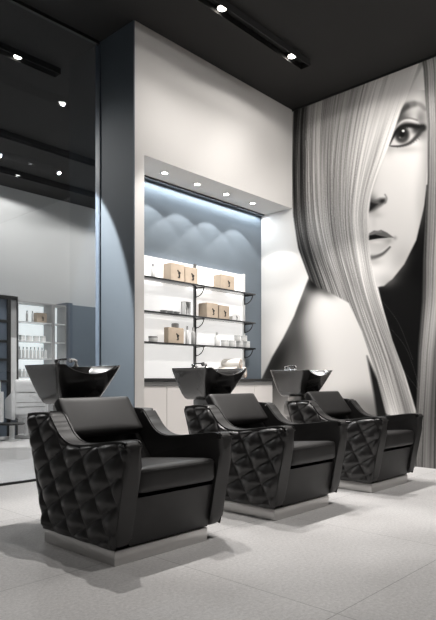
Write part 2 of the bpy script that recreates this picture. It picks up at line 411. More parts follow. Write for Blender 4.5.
    # forehead: the parting melts into the skin
    blob(384, 108, 12, 34, .90, .55, .42); blob(405, 74, 15, 26, .82, .92); blob(392, 96, 9, 26, .86, .6, .42)
    # --- hair right of the face
    rh = [(419, 40), (423.5, 70), (425.5, 100), (427.5, 125), (427.5, 175), (425, 225), (423, 260), (422, 300), (418, 352), (416, 412), (414, 500), (530, 500), (530, 20), (419, 20)]
    m2 = cover(rh, 1.4)
    n1 = np.interp(np.arange(0, 130, .25), np.arange(0, 131, 1.1)[:119], rng.uniform(-1, 1, 119)); n3 = np.interp(np.arange(0, 130, .25), np.arange(0, 131, 4.3)[:31], rng.uniform(-1, 1, 31))
    edge = np.interp(vv, [40, 70, 100, 125, 175, 225, 260, 300, 352, 412, 500], [419, 423.5, 425.5, 427.5, 427.5, 425, 423, 422, 418, 416, 414])
    dd = np.clip((uu-edge)*(1+.0007*(vv-100))+1.2*np.sin(vv/41+uu/9), 0, 129)
    ix = np.clip((dd*4).astype(int), 0, 519)
    v2 = .56+.20*n1[ix]+.12*n3[ix]-.18*np.exp(-(dd/3.5)**2)+.08*np.sin(vv/55+dd/5)-.1*np.clip((vv-330)/90, 0, 1)
    img = img*(1-m2)+np.clip(v2, .05, .9)*m2
    for k in range(5):        # stray hairs crossing the dark
        x0 = 376+rng.uniform(0, 22); y0 = 318+rng.uniform(-20, 40)
        stroke([(x0, y0), (x0+16, y0+22), (x0+30, y0+40+rng.uniform(0, 30))], .22, .6, .4)
    return np.clip(img, .02, .97)
art = paint()
def build_mural():
    ny, nz = 430, 540; y0, y1, z0, z1 = 1.35, YN-.001, 0.0, CEIL-.021
    ys = np.linspace(y0, y1, ny); zs = np.linspace(z0, z1, nz); Y, Z = np.meshgrid(ys, zs); X = XM-.012
    r = FY*X-FX*Y; f = FX*X+FY*Y
    u = 218+585*r/f; v = 380-585*(Z-H)/f
    gx = np.clip((u-U0)*SS-.5, 0, art.shape[1]-1.001); gy = np.clip((v-V0)*SS-.5, 0, art.shape[0]-1.001)
    ix, iy = gx.astype(int), gy.astype(int); fx, fy = gx-ix, gy-iy
    g = (art[iy, ix]*(1-fx)+art[iy, ix+1]*fx)*(1-fy)+(art[iy+1, ix]*(1-fx)+art[iy+1, ix+1]*fx)*fy
    lin = np.where(g <= .04045, g/12.92, ((g+.055)/1.055)**2.4)
    n = ny*nz
    co = np.stack([np.full(n, X), Y.ravel(), Z.ravel()], 1)
    idx = np.arange(n).reshape(nz, ny)
    q = np.stack([idx[:-1, :-1], idx[1:, :-1], idx[1:, 1:], idx[:-1, 1:]], -1).reshape(-1, 4)
    # back and rim so the print is a board with thickness
    b0 = n; back = np.array([[XM, y0, z0], [XM, y1, z0], [XM, y1, z1], [XM, y0, z1]])
    co = np.concatenate([co, back]); faces = [tuple(map(int, a)) for a in q]
    faces += [(b0, b0+1, b0+2, b0+3)]
    c00, c10, c11, c01 = int(idx[0, 0]), int(idx[0, -1]), int(idx[-1, -1]), int(idx[-1, 0])
    faces += [tuple(map(int, idx[0, :]))+(b0+1, b0), tuple(map(int, idx[-1, ::-1]))+(b0+3, b0+2), tuple(map(int, idx[::-1, 0]))+(b0, b0+3), tuple(map(int, idx[:, -1]))+(b0+2, b0+1)]
    me = bpy.data.meshes.new('wall_mural'); me.from_pydata(co.tolist(), [], faces); me.update()
    at = me.color_attributes.new('print', 'FLOAT_COLOR', 'POINT')
    ll = np.concatenate([lin.ravel(), np.full(4, .5)])
    rgba = np.stack([ll*.90, ll*.875, ll*.85, np.ones_like(ll)], 1).astype(np.float32)
    at.data.foreach_set('color', rgba.ravel())
    m = bpy.data.materials.new('mural print'); m.use_nodes = True; nt = m.node_tree; b = nt.nodes['Principled BSDF']
    ca = nt.nodes.new('ShaderNodeVertexColor'); ca.layer_name = 'print'; nt.links.new(ca.outputs[0], b.inputs['Base Color'])
    b.inputs['Roughness'].default_value = .65; b.inputs['Specular IOR Level'].default_value = .1
    me.materials.append(m)
    o = bpy.data.objects.new('wall_mural', me); COL.objects.link(o)
    tag(o, 'black and white wall mural of a long-haired woman with one eye showing', 'mural')
build_mural()

# ------------------------------------------------------------------ lamps
def spot(name, parent, p, target, power, size, blend=.35, rad=.035, col=(1, .965, .93)):
    d = bpy.data.lights.new(name, 'SPOT'); d.energy = power; d.spot_size = math.radians(size); d.spot_blend = blend
    d.shadow_soft_size = rad; d.color = col
    o = bpy.data.objects.new(name, d); COL.objects.link(o); o.location = p
    dv = Vector(target)-Vector(p); o.rotation_euler = dv.to_track_quat('-Z', 'Y').to_euler()
    if parent: o.parent = parent
    return o
def track(x0, x1, y, lamps, label, power, size=SPOT_ANGLE, group=None, wd=.058, aim=0, narrow=0, nsize=0, lens='lens', aims=None, wash=None):
    t = thing('track_light', label, 'track light', ((x0+x1)/2, y, CEIL), 0, group)
    cx = (x0+x1)/2
    dp = -.078*wd/.075-.006
    bm = B(x0-cx, x1-cx, -wd, -wd+.008, dp, 0); box(bm, x0-cx, x1-cx, wd-.008, wd, dp, 0)
    box(bm, x0-cx, x1-cx, -wd+.008, wd-.008, -.008, 0); box(bm, x0-cx, x0-cx+.008, -wd+.008, wd-.008, dp, -.008); box(bm, x1-cx-.008, x1-cx, -wd+.008, wd-.008, dp, -.008)
    link('channel', bm, 'track', t, smooth=False)
    for lx in lamps:
        bm = bmesh.new(); lathe(bm, [(.02, -.012), (.02, .016), (.046, .016), (.046, -.016), (.042, -.016), (.040, -.012)], (lx-cx, 0, -.024), 24)
        hd = link('spotlight', bm, 'black', t)
        bm = bmesh.new(); cyl(bm, (lx-cx, 0, -.044), .040, .006, 24); link('lens', bm, lens, hd)
        i = lamps.index(lx); pw = power[i] if isinstance(power, list) else power; sz = size[i] if isinstance(size, list) else size
        tg = (aims[i][0]-cx, aims[i][1]-y, aims[i][2]-CEIL) if aims and aims[i] and len(aims[i]) == 3 else (lx-cx, aim, -1.1)
        if pw: spot('spot_bulb', hd, (lx-cx, 0, -.064), tg, pw, sz, .15, .018)
        if narrow: spot('spot_beam', hd, (lx-cx, 0, -.064), (aims[i][0]-cx, aims[i][1]-y, (aims[i][2] if len(aims[i]) == 3 else 0)-CEIL) if aims and aims[i] else (lx-cx, aim, -1.1), narrow[i], nsize[i], .5 if nsize[i] in (62, 84) else .3, .02)
    if wash:
        d = bpy.data.lights.new('wash_strip', 'AREA'); d.shape = 'RECTANGLE'; d.size = wash[1]-wash[0]; d.size_y = .06; d.energy = wash[2]; d.spread = math.radians(62); d.color = (1, .965, .93)
        o = bpy.data.objects.new('wash_strip', d); COL.objects.link(o); o.parent = t; o.location = ((wash[0]+wash[1])/2-cx, -.015, -.062); o.rotation_euler = (math.radians(34), 0, 0)
    return t
XV1, XV2 = ux(216, 3.56)-.0, ux(293, 3.56)
track(2.3, 5.16, 3.555, [2.95, ux(222, 3.555), ux(292, 3.555)], 'black ceiling track with two lit spots in front of the white portal', P_MAIN, narrow=P_NARROW, nsize=[50, 66, 66], aims=[(2.3, 2.5), None, None], wash=(3.42, 5.1, P_WASH))
track(-.9, 5.3, 1.47, [-.6, 2.5, 3.5, 4.1, 4.6, 5.1], 'black ceiling track out of view, with added fill spots for chairs, floor and mural', P_FRONT, narrow=P_FILL_FRONT, nsize=[40, 74, 62, 62, 74, 84], lens='lens_dim', aims=[(1.95, 2.9), None, (5.97, 4.0, 2.3), (5.97, 3.2, 2.5), None, (5.97, 3.1, 2.1)])  # unseen spots added to brighten the chair sides, floor and mural
track(-1, 3.46, 5.62, [2.0, 2.4, ux(18, 5.62)], 'black ceiling track beyond the glass, one bright spot near its end, two added out of view', [P_SLANT, 420, 330], [31, 34, 60], wd=.055, aims=[(3.46, 5.2, 2.05), (4.6, 8.7, .6), None])  # first two spots are added: slant on portal end, fill on white chair
track(0, 7.0, 7.55, [1.6, 6.6], 'middle black ceiling track of the room behind the glass', P_BACK, wd=.055, lens='lens_dim')
track(2.0, 6.2, 8.85, [4.72], 'black ceiling track nearest the pale far wall', P_BACK*.35, wd=.055, lens='lens_dim', narrow=[340], nsize=[44])

# niche downlights
for k in range(4):
    x = 4.036+.473*k; y = 4.53
    nm = ['leftmost', 'second from left', 'third from left', 'rightmost'][k]
    t = thing('downlight', f'round recessed downlight in the niche soffit, {nm} of four', 'downlight', (x, y, SOF), 0, 'downlights in the niche soffit')
    bm = bmesh.new(); lathe(bm, [(.030, 0), (.030, -.004), (.046, -.004), (.048, 0)], (0, 0, 0), 28); link('trim_ring', bm, 'ring', t)
    bm = bmesh.new(); cyl(bm, (0, 0, -.006), .030, .004, 24); link('lens', bm, 'lens', t)
    spot('downlight_bulb', t, (0, 0, -.012), (0, 0, -1), P_NICHE, 96, .15, .012, (1, .97, .93))
# concealed light line along the top of the niche back wall
cv = thing('light_line', 'slim concealed light line along the top of the slate blue niche wall', 'light', ((XL+XM)/2, YN-.05, SOF))
link('profile', B(-1.12, 1.22, -.03, .03, -.02, 0), 'black', cv, smooth=False)
ld = bpy.data.lights.new('light_line_strip', 'AREA'); ld.shape = 'RECTANGLE'; ld.size = 2.3; ld.size_y = .02; ld.energy = P_COVE; ld.color = (.86, .94, 1)
lo = bpy.data.objects.new('light_line_strip', ld); COL.objects.link(lo); lo.parent = cv; lo.location = (.05, 0, -.022); lo.rotation_euler = (math.radians(-8), 0, 0)

# ------------------------------------------------------------------ wash chairs
PROF_TOP = [(-.100, .585), (-.085, .612), (-.045, .620), (.05, .610), (.16, .594), (.28, .580), (.37, .577), (.44, .592), (.50, .628), (.555, .685), (.60, .728), (.66, .736), (.76, .732), (.85, .722)]
TOPC = [tuple(p) for p in catmull(PROF_TOP, 5)]
BOT_F, BOT_B = (.0, .076), (.655, .076)
WIDTH, ARM = .772, .104
def arm_profile():
    pr = [(.05, .076), (.02, .079), (-.004, .095), (-.012, .125)]
    pr += [(-.05, .32), (-.085, .49)] + TOPC
    pr += [(.868, .705), (.866, .68), (.755, .38), (.668, .11), (.655, .085), (.63, .076)]
    return pr
def arm_bm(x0, x1):
    return prism(bmesh.new(), arm_profile(), 'X', x0, x1, .030, 5)
def quilt_bm(side, x):
    """bulging diamond quilting over one outer side; side -1 = faces -x"""
    bm = bmesh.new(); nu, nv = 104, 84; g = []
    T = np.array(TOPC); sT = np.concatenate([[0], np.cumsum(np.linalg.norm(np.diff(T, axis=0), axis=1))]); sT /= sT[-1]
    for i in range(nu+1):
        u = i/nu; row = []
        top = np.array([np.interp(u, sT, T[:, 0]), np.interp(u, sT, T[:, 1])])
        bot = np.array([BOT_F[0]*(1-u)+BOT_B[0]*u, .078])
        top = top+np.array([0.004*(1-2*u), -.002])
        for j in range(nv+1):
            v = j/nv; p = bot*(1-v)+top*v
            p[0] -= -.0*v
            qy, qz = p[0]-.22, p[1]-.42
            a = (-.085*qy+.05*qz)/.01493; b = (-.118*qz-.066*qy)/.01493
            pil = (abs(math.sin(PI*a))*abs(math.sin(PI*b)))**.58
            e = min(u*1.2, 1-u, v*.8, (1-v)*1.3); ed = min(1, max(0, e/.05)); ed = ed*ed*(3-2*ed)
            roll = .024*max(0, (v-.93)/.07)**2+.012*max(0, (.05-u)/.05)**2
            out = -.002+(.3+.7*ed)*(.003+.033*pil)-roll
            row.append(bm.verts.new((x+side*out, p[0], p[1])))
        g.append(row)
    for i in range(nu):
        for j in range(nv): bm.faces.new((g[i][j], g[i+1][j], g[i+1][j+1], g[i][j+1]))
    return bm
def cushion(bm, x0, x1, y0, y1, z0, z1, r, bulge=(0, 0, 0), n=10):
    """soft rounded block: fine grid cube pushed to a rounded box and bulged"""
    c = np.array([(x0+x1)/2, (y0+y1)/2, (z0+z1)/2]); h = np.array([(x1-x0)/2, (y1-y0)/2, (z1-z0)/2])
    res = bmesh.ops.create_cube(bm, size=2)
    es = list({e for v in res['verts'] for e in v.link_edges})
    out = bmesh.ops.subdivide_edges(bm, edges=es, cuts=n, use_grid_fill=True)
    vs = [v for v in bm.verts if not v.tag]
    for v in vs:
        q = np.array(v.co); 
        q = np.sign(q)*np.abs(np.sin(q*PI/2))**.8 if False else q
        # concentrate samples near edges
        q = np.sin(q*PI/2)
        p = q*h; inner = np.clip(p, -(h-r), h-r); d = p-inner; l = np.linalg.norm(d)
        if l > 1e-9: p = inner+d/l*min(r, max(abs(d).max(), 0)) if l > r else p
        m = [1-q[k]**2 for k in range(3)]
        p = p+np.array([bulge[0]*math.copysign(1, q[0])*(abs(q[0]) > .99)*m[1]*m[2], bulge[1]*math.copysign(1, q[1])*(abs(q[1]) > .99)*m[0]*m[2], bulge[2]*math.copysign(1, q[2])*(abs(q[2]) > .99)*m[0]*m[1]])
        v.co = Vector(p+c); v.tag = True
    return bm
def rrect(hx, hy, r, n=8):
    pts = []
    for cx, cy, a0 in ((hx-r, hy-r, 0), (-(hx-r), hy-r, 90), (-(hx-r), -(hy-r), 180), (hx-r, -(hy-r), 270)):
        for k in range(n+1):
            a = math.radians(a0+90*k/n); pts.append((cx+r*math.cos(a), cy+r*math.sin(a)))
    # extra points along the straight sides
    out = []
    for i, p in enumerate(pts):
        q = pts[(i+1) % len(pts)]; out.append(p)
        if i % (n+1) == n:
            for k in range(1, 12): out.append((p[0]+(q[0]-p[0])*k/12, p[1]+(q[1]-p[1])*k/12))
    return out
def bowl_bm():
    """lofted basin, local origin below its centre at floor level; front is -y and has the neck dip"""
    bm = bmesh.new(); HX, HY = .243, .222; ZR = 1.016
    def ring(hx, hy, r, z, cy, dip):
        vs = []
        for (px, py) in rrect(hx, hy, r):
            zz = z
            fr = max(0, min(1, (-py/hy-.55)/.45)); xx = px/hx
            zz -= dip*fr*max(0, math.cos(min(1, abs(xx)/.80)*PI/2))**.75
            vs.append(bm.verts.new((px, py+cy, zz)))
        return vs
    R = []
    R.append(ring(.115, .125, .04, .762, .04, 0)); R.append(ring(.132, .142, .05, .772, .04, 0))
    for f in (.12, .3, .5, .7, .88, .97):
        g = f**.86
        R.append(ring(.138+(HX-.138)*g, .148+(HY-.148)*g, .055-.006*f, .78+(ZR-.78)*f-(.0), .04*(1-f), .055*f**1.5))
    R.append(ring(HX, HY, .05, ZR-.004, 0, .056)); R.append(ring(HX-.003, HY-.003, .05, ZR, 0, .056))
    R.append(ring(HX-.014, HY-.014, .045, ZR-.001, 0, .056)); R.append(ring(HX-.02, HY-.045, .05, ZR-.006, -.02, .054))
    for f in (.25, .5, .75, .93):
        R.append(ring(HX-.02-(HX-.09)*f**1.2, HY-.045-(HY-.13)*f**1.2, .05, ZR-.006-.17*f, -.02+.06*f, .054*(1-f)**2))
    R.append(ring(.05, .05, .04, ZR-.182, .045, 0))
    n = len(R[0])
    for a, b in zip(R, R[1:]):
        for k in range(n): bm.faces.new((a[k], a[(k+1) % n], b[(k+1) % n], b[k]))
    bm.faces.new(R[0][::-1]); bm.faces.new(R[-1]); return bm
def make_chair():
    # local frame: origin at the middle of the plinth front-left..right, on the floor; x right, y to the back
    root = thing('backwash_chair', '', 'salon chair', (0, 0, 0), 0, 'black backwash chairs in a row')
    ox = -.335
    link('plinth', B(ox+.002, ox+.655, .0, .655, 0, .076, r=.004, seg=2), 'steel', root)
    for side, x0, x1 in ((-1, ox, ox+ARM), (1, ox+WIDTH-ARM, ox+WIDTH)):
        a = link('armrest', arm_bm(x0, x1), 'leather_soft', root, angle=50)
        link('quilted_panel', quilt_bm(side, x0 if side < 0 else x1), 'leather', a, angle=75)
        xi = x1-.012 if side < 0 else x0+.012
        bm = bmesh.new(); tube(bm, [(xi, p[0], p[1]+.001) for p in TOPC[3:60]], .0035, 6); link('piping', bm, 'thread', a)
    xl, xr = ox+ARM-.004, ox+WIDTH-ARM+.004
    pr = [(.012, .078), (-.032, .325), (.06, .33), (.10, .078)]
    link('front_panel', prism(bmesh.new(), pr, 'X', xl, xr, .004, 2), 'leather_soft', root)
    bm = cushion(bmesh.new(), xl+.004, xr-.004, -.062, .56, .345, .480, .032, (0, .004, .006))
    for v in bm.verts: v.co.z -= .085*max(0, v.co.y+.04)*(1 if v.co.z > .40 else .25)
    bm2 = link('seat_cushion', bm, 'leather_soft', root, angle=70)
    bm = bmesh.new(); tube(bm, [(xl+.02+(xr-xl-.04)*k/20, -.0635-.004*math.sin(PI*k/20)*0, .458) for k in range(21)], .002, 6)
    link('seam', bm, 'thread', bm2)
    # lower back and the head cushion lean backwards
    bk = [(.47, .39), (.66, .62), (.78, .70), (.82, .70), (.66, .20), (.52, .20)]
    link('backrest', prism(bmesh.new(), bk, 'X', xl, xr, .01, 2), 'leather_soft', root)
    bm = cushion(bmesh.new(), xl+.012, xr-.03, -.034, .034, -.135, .128, .02, (0, .008, 0))
    bmesh.ops.rotate(bm, matrix=Matrix.Rotation(math.radians(-38), 3, 'X'), verts=bm.verts)
    bmesh.ops.translate(bm, vec=(0, .615+.035, .70), verts=bm.verts)
    hc = link('head_cushion', bm, 'leather_soft', root, angle=70)
    # shell behind, holding the basin
    link('back_shell', prism(bmesh.new(), [(.64, .085), (.84, .69), (.865, .66), (.67, .085)], 'X', xl-.05, xr+.05, .008, 2), 'leather', root)
    cxm = ox+WIDTH/2
    bm = bmesh.new(); box(bm, cxm-.17, cxm+.17, .83, 1.08, .57, .72, .055, 5); cs = link('console', bm, 'console', root)
    bm = bmesh.new(); box(bm, cxm-.09, cxm+.09, .92, 1.08, 0, .60, .02, 3); link('pedestal', bm, 'console', root)
    bm = bmesh.new(); box(bm, cxm-.085, cxm+.085, .90, 1.06, .70, .775, .006, 2); br = link('bracket', bm, 'steel', root)
    bb = bowl_bm(); bmesh.ops.translate(bb, vec=(cxm, .735+.222, 0), verts=bb.verts)
    bowl = link('wash_basin', bb, 'ceramic', root, angle=38)
    yb = .735+.43-.035; z = 1.012
    bm = bmesh.new(); lathe(bm, [(.024, 0), (.024, .012), (.017, .016), (.017, .026), (.021, .028), (.019, .040), (.008, .045)], (cxm-.01, yb, z), 18)
    tube(bm, [(cxm-.01, yb, z+.040), (cxm+.01, yb-.03, z+.046), (cxm+.028, yb-.055, z+.047)], .006, 8)
    tube(bm, [(cxm-.01, yb, z+.02), (cxm-.03, yb-.05, z+.026), (cxm-.045, yb-.075, z+.016)], .008, 8)
    link('mixer_tap', bm, 'chrome', bowl)
    bm = bmesh.new(); lathe(bm, [(.018, 0), (.018, .01), (.012, .014), (.012, .022)], (cxm+.135, yb, z), 16)
    tube(bm, [(cxm+.135, yb, z+.02), (cxm+.13, yb-.01, z+.04), (cxm+.105, yb-.02, z+.046), (cxm+.07, yb-.03, z+.04)], [.009, .010, .012, .019], 10)
    link('hand_shower', bm, 'chrome', bowl)
    bm = bmesh.new(); lathe(bm, [(.028, 0), (.028, .004), (.018, .006)], (cxm, .735+.222+.045, .834), 20); link('drain', bm, 'chrome', bowl)
    return root
ch = make_chair()
XC = [1.904*H, 3.296*H, 4.70*H]
lab = ['black quilted leather backwash chair at the left front, nearest the camera',
       'black quilted leather backwash chair in the middle of the row',
       'black quilted leather backwash chair beside the mural, last of the row']
for i in range(3):
    o = ch if i == 0 else copy_tree(ch)
    o.location = (XC[i]+.335, 2.337, 0); o['label'] = lab[i]

# ------------------------------------------------------------------ niche furniture
YP = YN-.012
lp = link('glowing_backdrop', B(3.72, 5.585, YP-.02, YN-.004, .94, 2.235), 'panel', smooth=False)
tag(lp, 'glowing white backlit panel behind the niche shelves', 'backdrop')
SH = [1.985, 1.632, 1.315]; YS0, YS1 = 4.60, 4.785
RX = [3.80, 4.705, 5.565]
for k, x in enumerate(RX):
    o = link('shelf_rail', B(x-.014, x+.014, YP-.045, YP-.021, .95, 2.245), 'rail' if k < 2 else 'white_plastic', smooth=False)
    tag(o, ['slim vertical shelf rail at the left by the white jamb', 'slim vertical shelf rail in the middle of the glowing panel', 'slim vertical shelf rail at the right edge of the glowing panel'][k], 'rail', 'rails of the niche shelves')
for k, z in enumerate(SH):
    t = thing('wall_shelf', ['top', 'middle', 'lowest'][k]+' dark wall shelf in the lit niche', 'shelf', (4.66, YS0, z), 0, 'dark shelves in the niche')
    link('board', B(3.62-4.66, 5.60-4.66, 0, YS1-YS0-.03, -.018, 0, r=.002), 'smoke', t)
    for x in RX:
        bm = bmesh.new(); tube(bm, [(x-4.66, .148-.125*math.sin(a), -.118+.098*(1-math.cos(a))) for a in np.linspace(0, PI/2, 12)], .006, 8)
        box(bm, x-4.66-.006, x-4.66+.006, .145, .155, -.125, -.018); box(bm, x-4.66-.006, x-4.66+.006, .01, .155, -.026, -.018)
        link('bracket', bm, 'black', t, smooth=False)
# counter
wt = link('worktop', B(XL+.127, 5.83, 4.50, YN-.001, .905, .935, r=.003), 'worktop', smooth=False); tag(wt, 'long thin black worktop across the niche below the shelves', 'worktop')
cb = thing('base_cabinet', 'white base cabinet under the black worktop in the niche', 'cabinet', (4.7, 4.65, 0))
link('body', B(XL+.13-4.7, 5.84-4.7, -.11, .158, .06, .90), 'cabinet', cb, smooth=False)
link('kickboard', B(XL+.13-4.7, 5.80-4.7, -.08, .155, 0, .06), 'black', cb, smooth=False)
xs = [XL+.135, 4.06, 4.535, 5.01, 5.485, 5.838]
for a, b in zip(xs, xs[1:]):
    d = link('door', B(a-4.7, b-4.7-.006, -.13, -.111, .07, .855, r=.002), 'cabinet', cb, smooth=False)
link('recess_shade', B(XL+.13-4.7, 5.835-4.7, -.122, -.111, .858, .90), 'grey_plastic', cb, smooth=False)  # grey strip stands in for the shade of the gap under the worktop

def emblem(bm, x, y, z, s):
    """small black mark: a round head, a swept brim and a bust"""
    def disc(cx, cz, rx, rz, rot=0):
        vs = []
        for k in range(14):
            a = 2*PI*k/14; px, pz = rx*math.cos(a), rz*math.sin(a)
            vs.append((cx+px*math.cos(rot)-pz*math.sin(rot), cz+px*math.sin(rot)+pz*math.cos(rot)))
        prism(bm, [(x+s*p, z+s*q) for p, q in vs], 'Y', y-.0015, y+.001)
    disc(0, .25, .34, .38); disc(-.1, .52, .62, .13, -.35); disc(-.38, .75, .16, .22, .5); disc(.05, -.38, .2, .42, .3); disc(-.12, -.75, .36, .14)
    return bm
def bag(x0, x1, y0, d, z, h, label, logo=True):
    cx = (x0+x1)/2; w2 = (x1-x0)/2
    t = thing('gift_box', label, 'gift box', (cx, y0+d/2, z), 0, 'kraft gift boxes')
    bm = B(-w2, w2, -d/2, d/2, 0, h, r=.003, seg=1); link('box_body', bm, 'kraft', t, smooth=False)
    link('flap', B(-w2+.002, w2-.002, -d/2+.002, d/2-.002, h, h+.003), 'kraft', t, smooth=False)
    if logo: link('emblem', emblem(bmesh.new(), w2*.2, -d/2-.001, h*.42, h*.25), 'ink', t, smooth=False)
    return t
def itm(prof, x, y, z, m, name, label, cat, group=None, cap=None, capm='white_plastic'):
    t = thing(name, label, cat, (x, y, z), 0, group)
    link('body', lathe(bmesh.new(), prof, (0, 0, 0), 24), m, t)
    if cap: link('cap', lathe(bmesh.new(), cap, (0, 0, 0), 24), capm, t)
    return t
def jar(x, y, z, r, h, label, group='white jars on the lowest shelf', m='white_plastic', capm='clear'):
    return itm([(r*.95, 0), (r, .004), (r, h*.62), (r*.93, h*.66)], x, y, z, m, 'jar', label, 'jar', group, [(r*1.03, h*.66), (r*1.03, h*.97), (r*.98, h)], capm)
def bottle(x, y, z, r, h, label, group, m='white_plastic', capm='grey_plastic'):
    return itm([(r*.9, 0), (r, .006), (r, h*.66), (r*.8, h*.72), (r*.42, h*.76), (r*.42, h*.8)], x, y, z, m, 'bottle', label, 'bottle', group, [(r*.5, h*.8), (r*.5, h*.98), (r*.4, h)], capm)
z1, z2, z3 = SH; yf = 4.62
# top shelf
bottle(ux(153, 4.68), 4.68, z1, .028, .155, 'white bottle at the left end of the top niche shelf', 'bottles on the niche shelves')
bag(ux(171, yf), ux(184.6, yf), yf, .125, z1, .185, 'kraft gift box with black emblem, left of two on the top shelf')
bag(ux(185.4, yf), ux(198, yf), yf, .125, z1, .175, 'kraft gift box with black emblem, by the middle rail on the top shelf')
bag(ux(221, yf), ux(234.5, yf), yf, .12, z1, .165, 'kraft gift box alone at the right of the top shelf')
# middle shelf
for k, u in enumerate((163.5, 170, 176.5)):
    t = thing('glass_dish', f'low clear glass dish on the middle shelf, {["left", "centre", "right"][k]} of three', 'dish', (ux(u, 4.68), 4.68, z2), 0, 'clear dishes on the middle shelf')
    link('dish_wall', lathe(bmesh.new(), [(.02, 0), (.024, .003), (.042, .03), (.040, .031), (.022, .006), (.004, .005)], seg=20), 'clear', t)
t = thing('clear_case', 'tall frosted clear case holding two slim tubes on the middle shelf', 'case', ((ux(184.5, 4.65)+ux(191.5, 4.65))/2, 4.68, z2))
bm = B(-.045, .045, -.035, .035, 0, .008); [box(bm, sx*.041-.004, sx*.041+.004, -.035, .035, .008, .15) for sx in (-1, 1)]; box(bm, -.045, .045, .027, .035, .008, .15); box(bm, -.045, .045, -.035, .035, .15, .156)
link('case_body', bm, 'clear', t, smooth=False)
for sx in (-.017, .017): link('tube', lathe(bmesh.new(), [(.011, .008), (.012, .08), (.006, .085), (.006, .11)], (sx, 0, 0), 14), 'grey_plastic', t)
bag(ux(207, yf), ux(218, yf), yf, .14, z2, .165, 'kraft gift box on the middle shelf just right of the rail')
bag(ux(219, yf), ux(229.5, yf), yf, .12, z2, .155, 'smaller kraft gift box on the middle shelf beside a white carton')
t = thing('carton', 'low white carton with a black mark at the right of the middle shelf', 'carton', ((ux(232.5, yf)+ux(241.5, yf))/2, yf+.05, z2))
link('carton_body', prism(bmesh.new(), [(-.075, 0), (.075, 0), (.075, .05), (.045, .078), (-.045, .078), (-.075, .05)], 'Y', -.045, .045), 'white_plastic', t, smooth=False)
link('emblem', emblem(bmesh.new(), .005, -.046, .033, .026), 'ink', t, smooth=False)
# lowest shelf
jar(ux(153, 4.68), 4.68, z3, .048, .065, 'white jar with grey lid alone at the left of the lowest shelf', capm='grey_plastic')
b = bag(ux(168.5, yf), ux(184, yf), yf, .075, z3, .165, 'wide kraft gift box with black emblem on the lowest shelf')
jar(ux(175, 4.735), 4.735, z3, .04, .225, 'tall white tub with grey lid behind the kraft box on the lowest shelf', capm='grey_plastic')
bottle(ux(187.3, 4.66), 4.66, z3, .021, .20, 'slim bottle with grey cap close beside the kraft box on the lowest shelf', 'bottles on the niche shelves', m='clear')
bottle(ux(193.3, 4.66), 4.66, z3, .024, .195, 'slim clear grey bottle in front of the middle rail on the lowest shelf', 'bottles on the niche shelves', m='grey_plastic')
t = bottle(ux(217, 4.68), 4.68, z3, .03, .165, 'white pump bottle left of the white jars on the lowest shelf', 'bottles on the niche shelves', capm='white_plastic')
nm = ['first', 'second', 'third', 'fourth']
for k in range(4): jar(ux(224.5+7.4*k, 4.66), 4.66, z3, .041, .078, f'white jar in the lower row on the lowest shelf, {nm[k]} from the left')
for k in range(2): jar(ux(237.3+6.8*k, 4.66), 4.66, z3+.078, .038, .07, f'white jar stacked on top of the row of jars, {["left", "right"][k]} of two')
# towels on the worktop
def towel(x, y, z, r, label):
    t = thing('rolled_towel', label, 'towel', (x, y, z), .35, 'rolled towels on the worktop')
    bm = bmesh.new(); n = 90; t0, t1 = [], []
    prof = []
    for k in range(n):
        a = 2*PI*3.2*k/(n-1); rr = r*(.15+.85*k/(n-1)); prof.append((rr, a))
    L = .115
    o = [[bm.verts.new((rr*math.cos(a), yy, r+rr*math.sin(a))) for rr, a in prof] for yy in (-L, L)]
    i = [[bm.verts.new(((rr-r*.17)*math.cos(a), yy, r+(rr-r*.17)*math.sin(a))) for rr, a in prof] for yy in (-L, L)]
    for k in range(n-1):
        bm.faces.new((o[0][k], o[0][k+1], o[1][k+1], o[1][k])); bm.faces.new((i[0][k], i[1][k], i[1][k+1], i[0][k+1]))
        bm.faces.new((o[0][k], i[0][k], i[0][k+1], o[0][k+1])); bm.faces.new((o[1][k], o[1][k+1], i[1][k+1], i[1][k]))
    bm.faces.new((o[0][-1], i[0][-1], i[1][-1], o[1][-1]))
    link('roll', bm, 'towel', t, angle=60)
    bm = bmesh.new(); tube(bm, [(rr*math.cos(a)*.93, -L-.001, r+rr*.93*math.sin(a)) for rr, a in prof[40:84]], .003, 6)
    link('edging', bm, 'towel_edge', t)
    return t
tx = ux(230, 4.66)
towel(tx-.085, 4.63, .935, .072, 'white rolled towel on the worktop, left of the lower pair')
towel(tx+.075, 4.63, .935, .072, 'white rolled towel on the worktop, right of the lower pair')
towel(tx-.005, 4.63, .935+.119, .062, 'white rolled towel on top of two others behind the middle basin')

# ------------------------------------------------------------------ the room behind the glass
YD = 9.30
du = thing('display_shelving', 'tall backlit white display shelving against the far wall behind glass', 'shelving', ((ux(18, YD)+ux(65, YD))/2, YD+.17, 0))
cx = du.location.x; xa, xb = ux(18, YD)-cx, ux(66, YD)-cx; xm = ux(53.5, YD)-cx
link('back_panel', B(xa, xb, .12, .16, .78, 2.25), 'panel_far', du, smooth=False)
link('base', B(xa, xb, -.17, .16, 0, .78), 'grey_plastic', du, smooth=False)
for x, m, wd in ((xa, 'grey_plastic', .012), (xm, 'grey_plastic', .03), (xb, 'grey_plastic', .012)): link('post', B(x-wd, x+wd, -.17, .12, .78, 2.25), m, du, smooth=False)
link('top', B(xa, xb, -.17, .16, 2.25, 2.275), 'grey_plastic', du, smooth=False)
DZ = [1.935, 1.60, 1.30, .98]
for z in DZ: link('shelf_board', B(xa+.012, xb-.012, -.16, .12, z-.02, z), 'clear', du, smooth=False)
yb = YD+.1
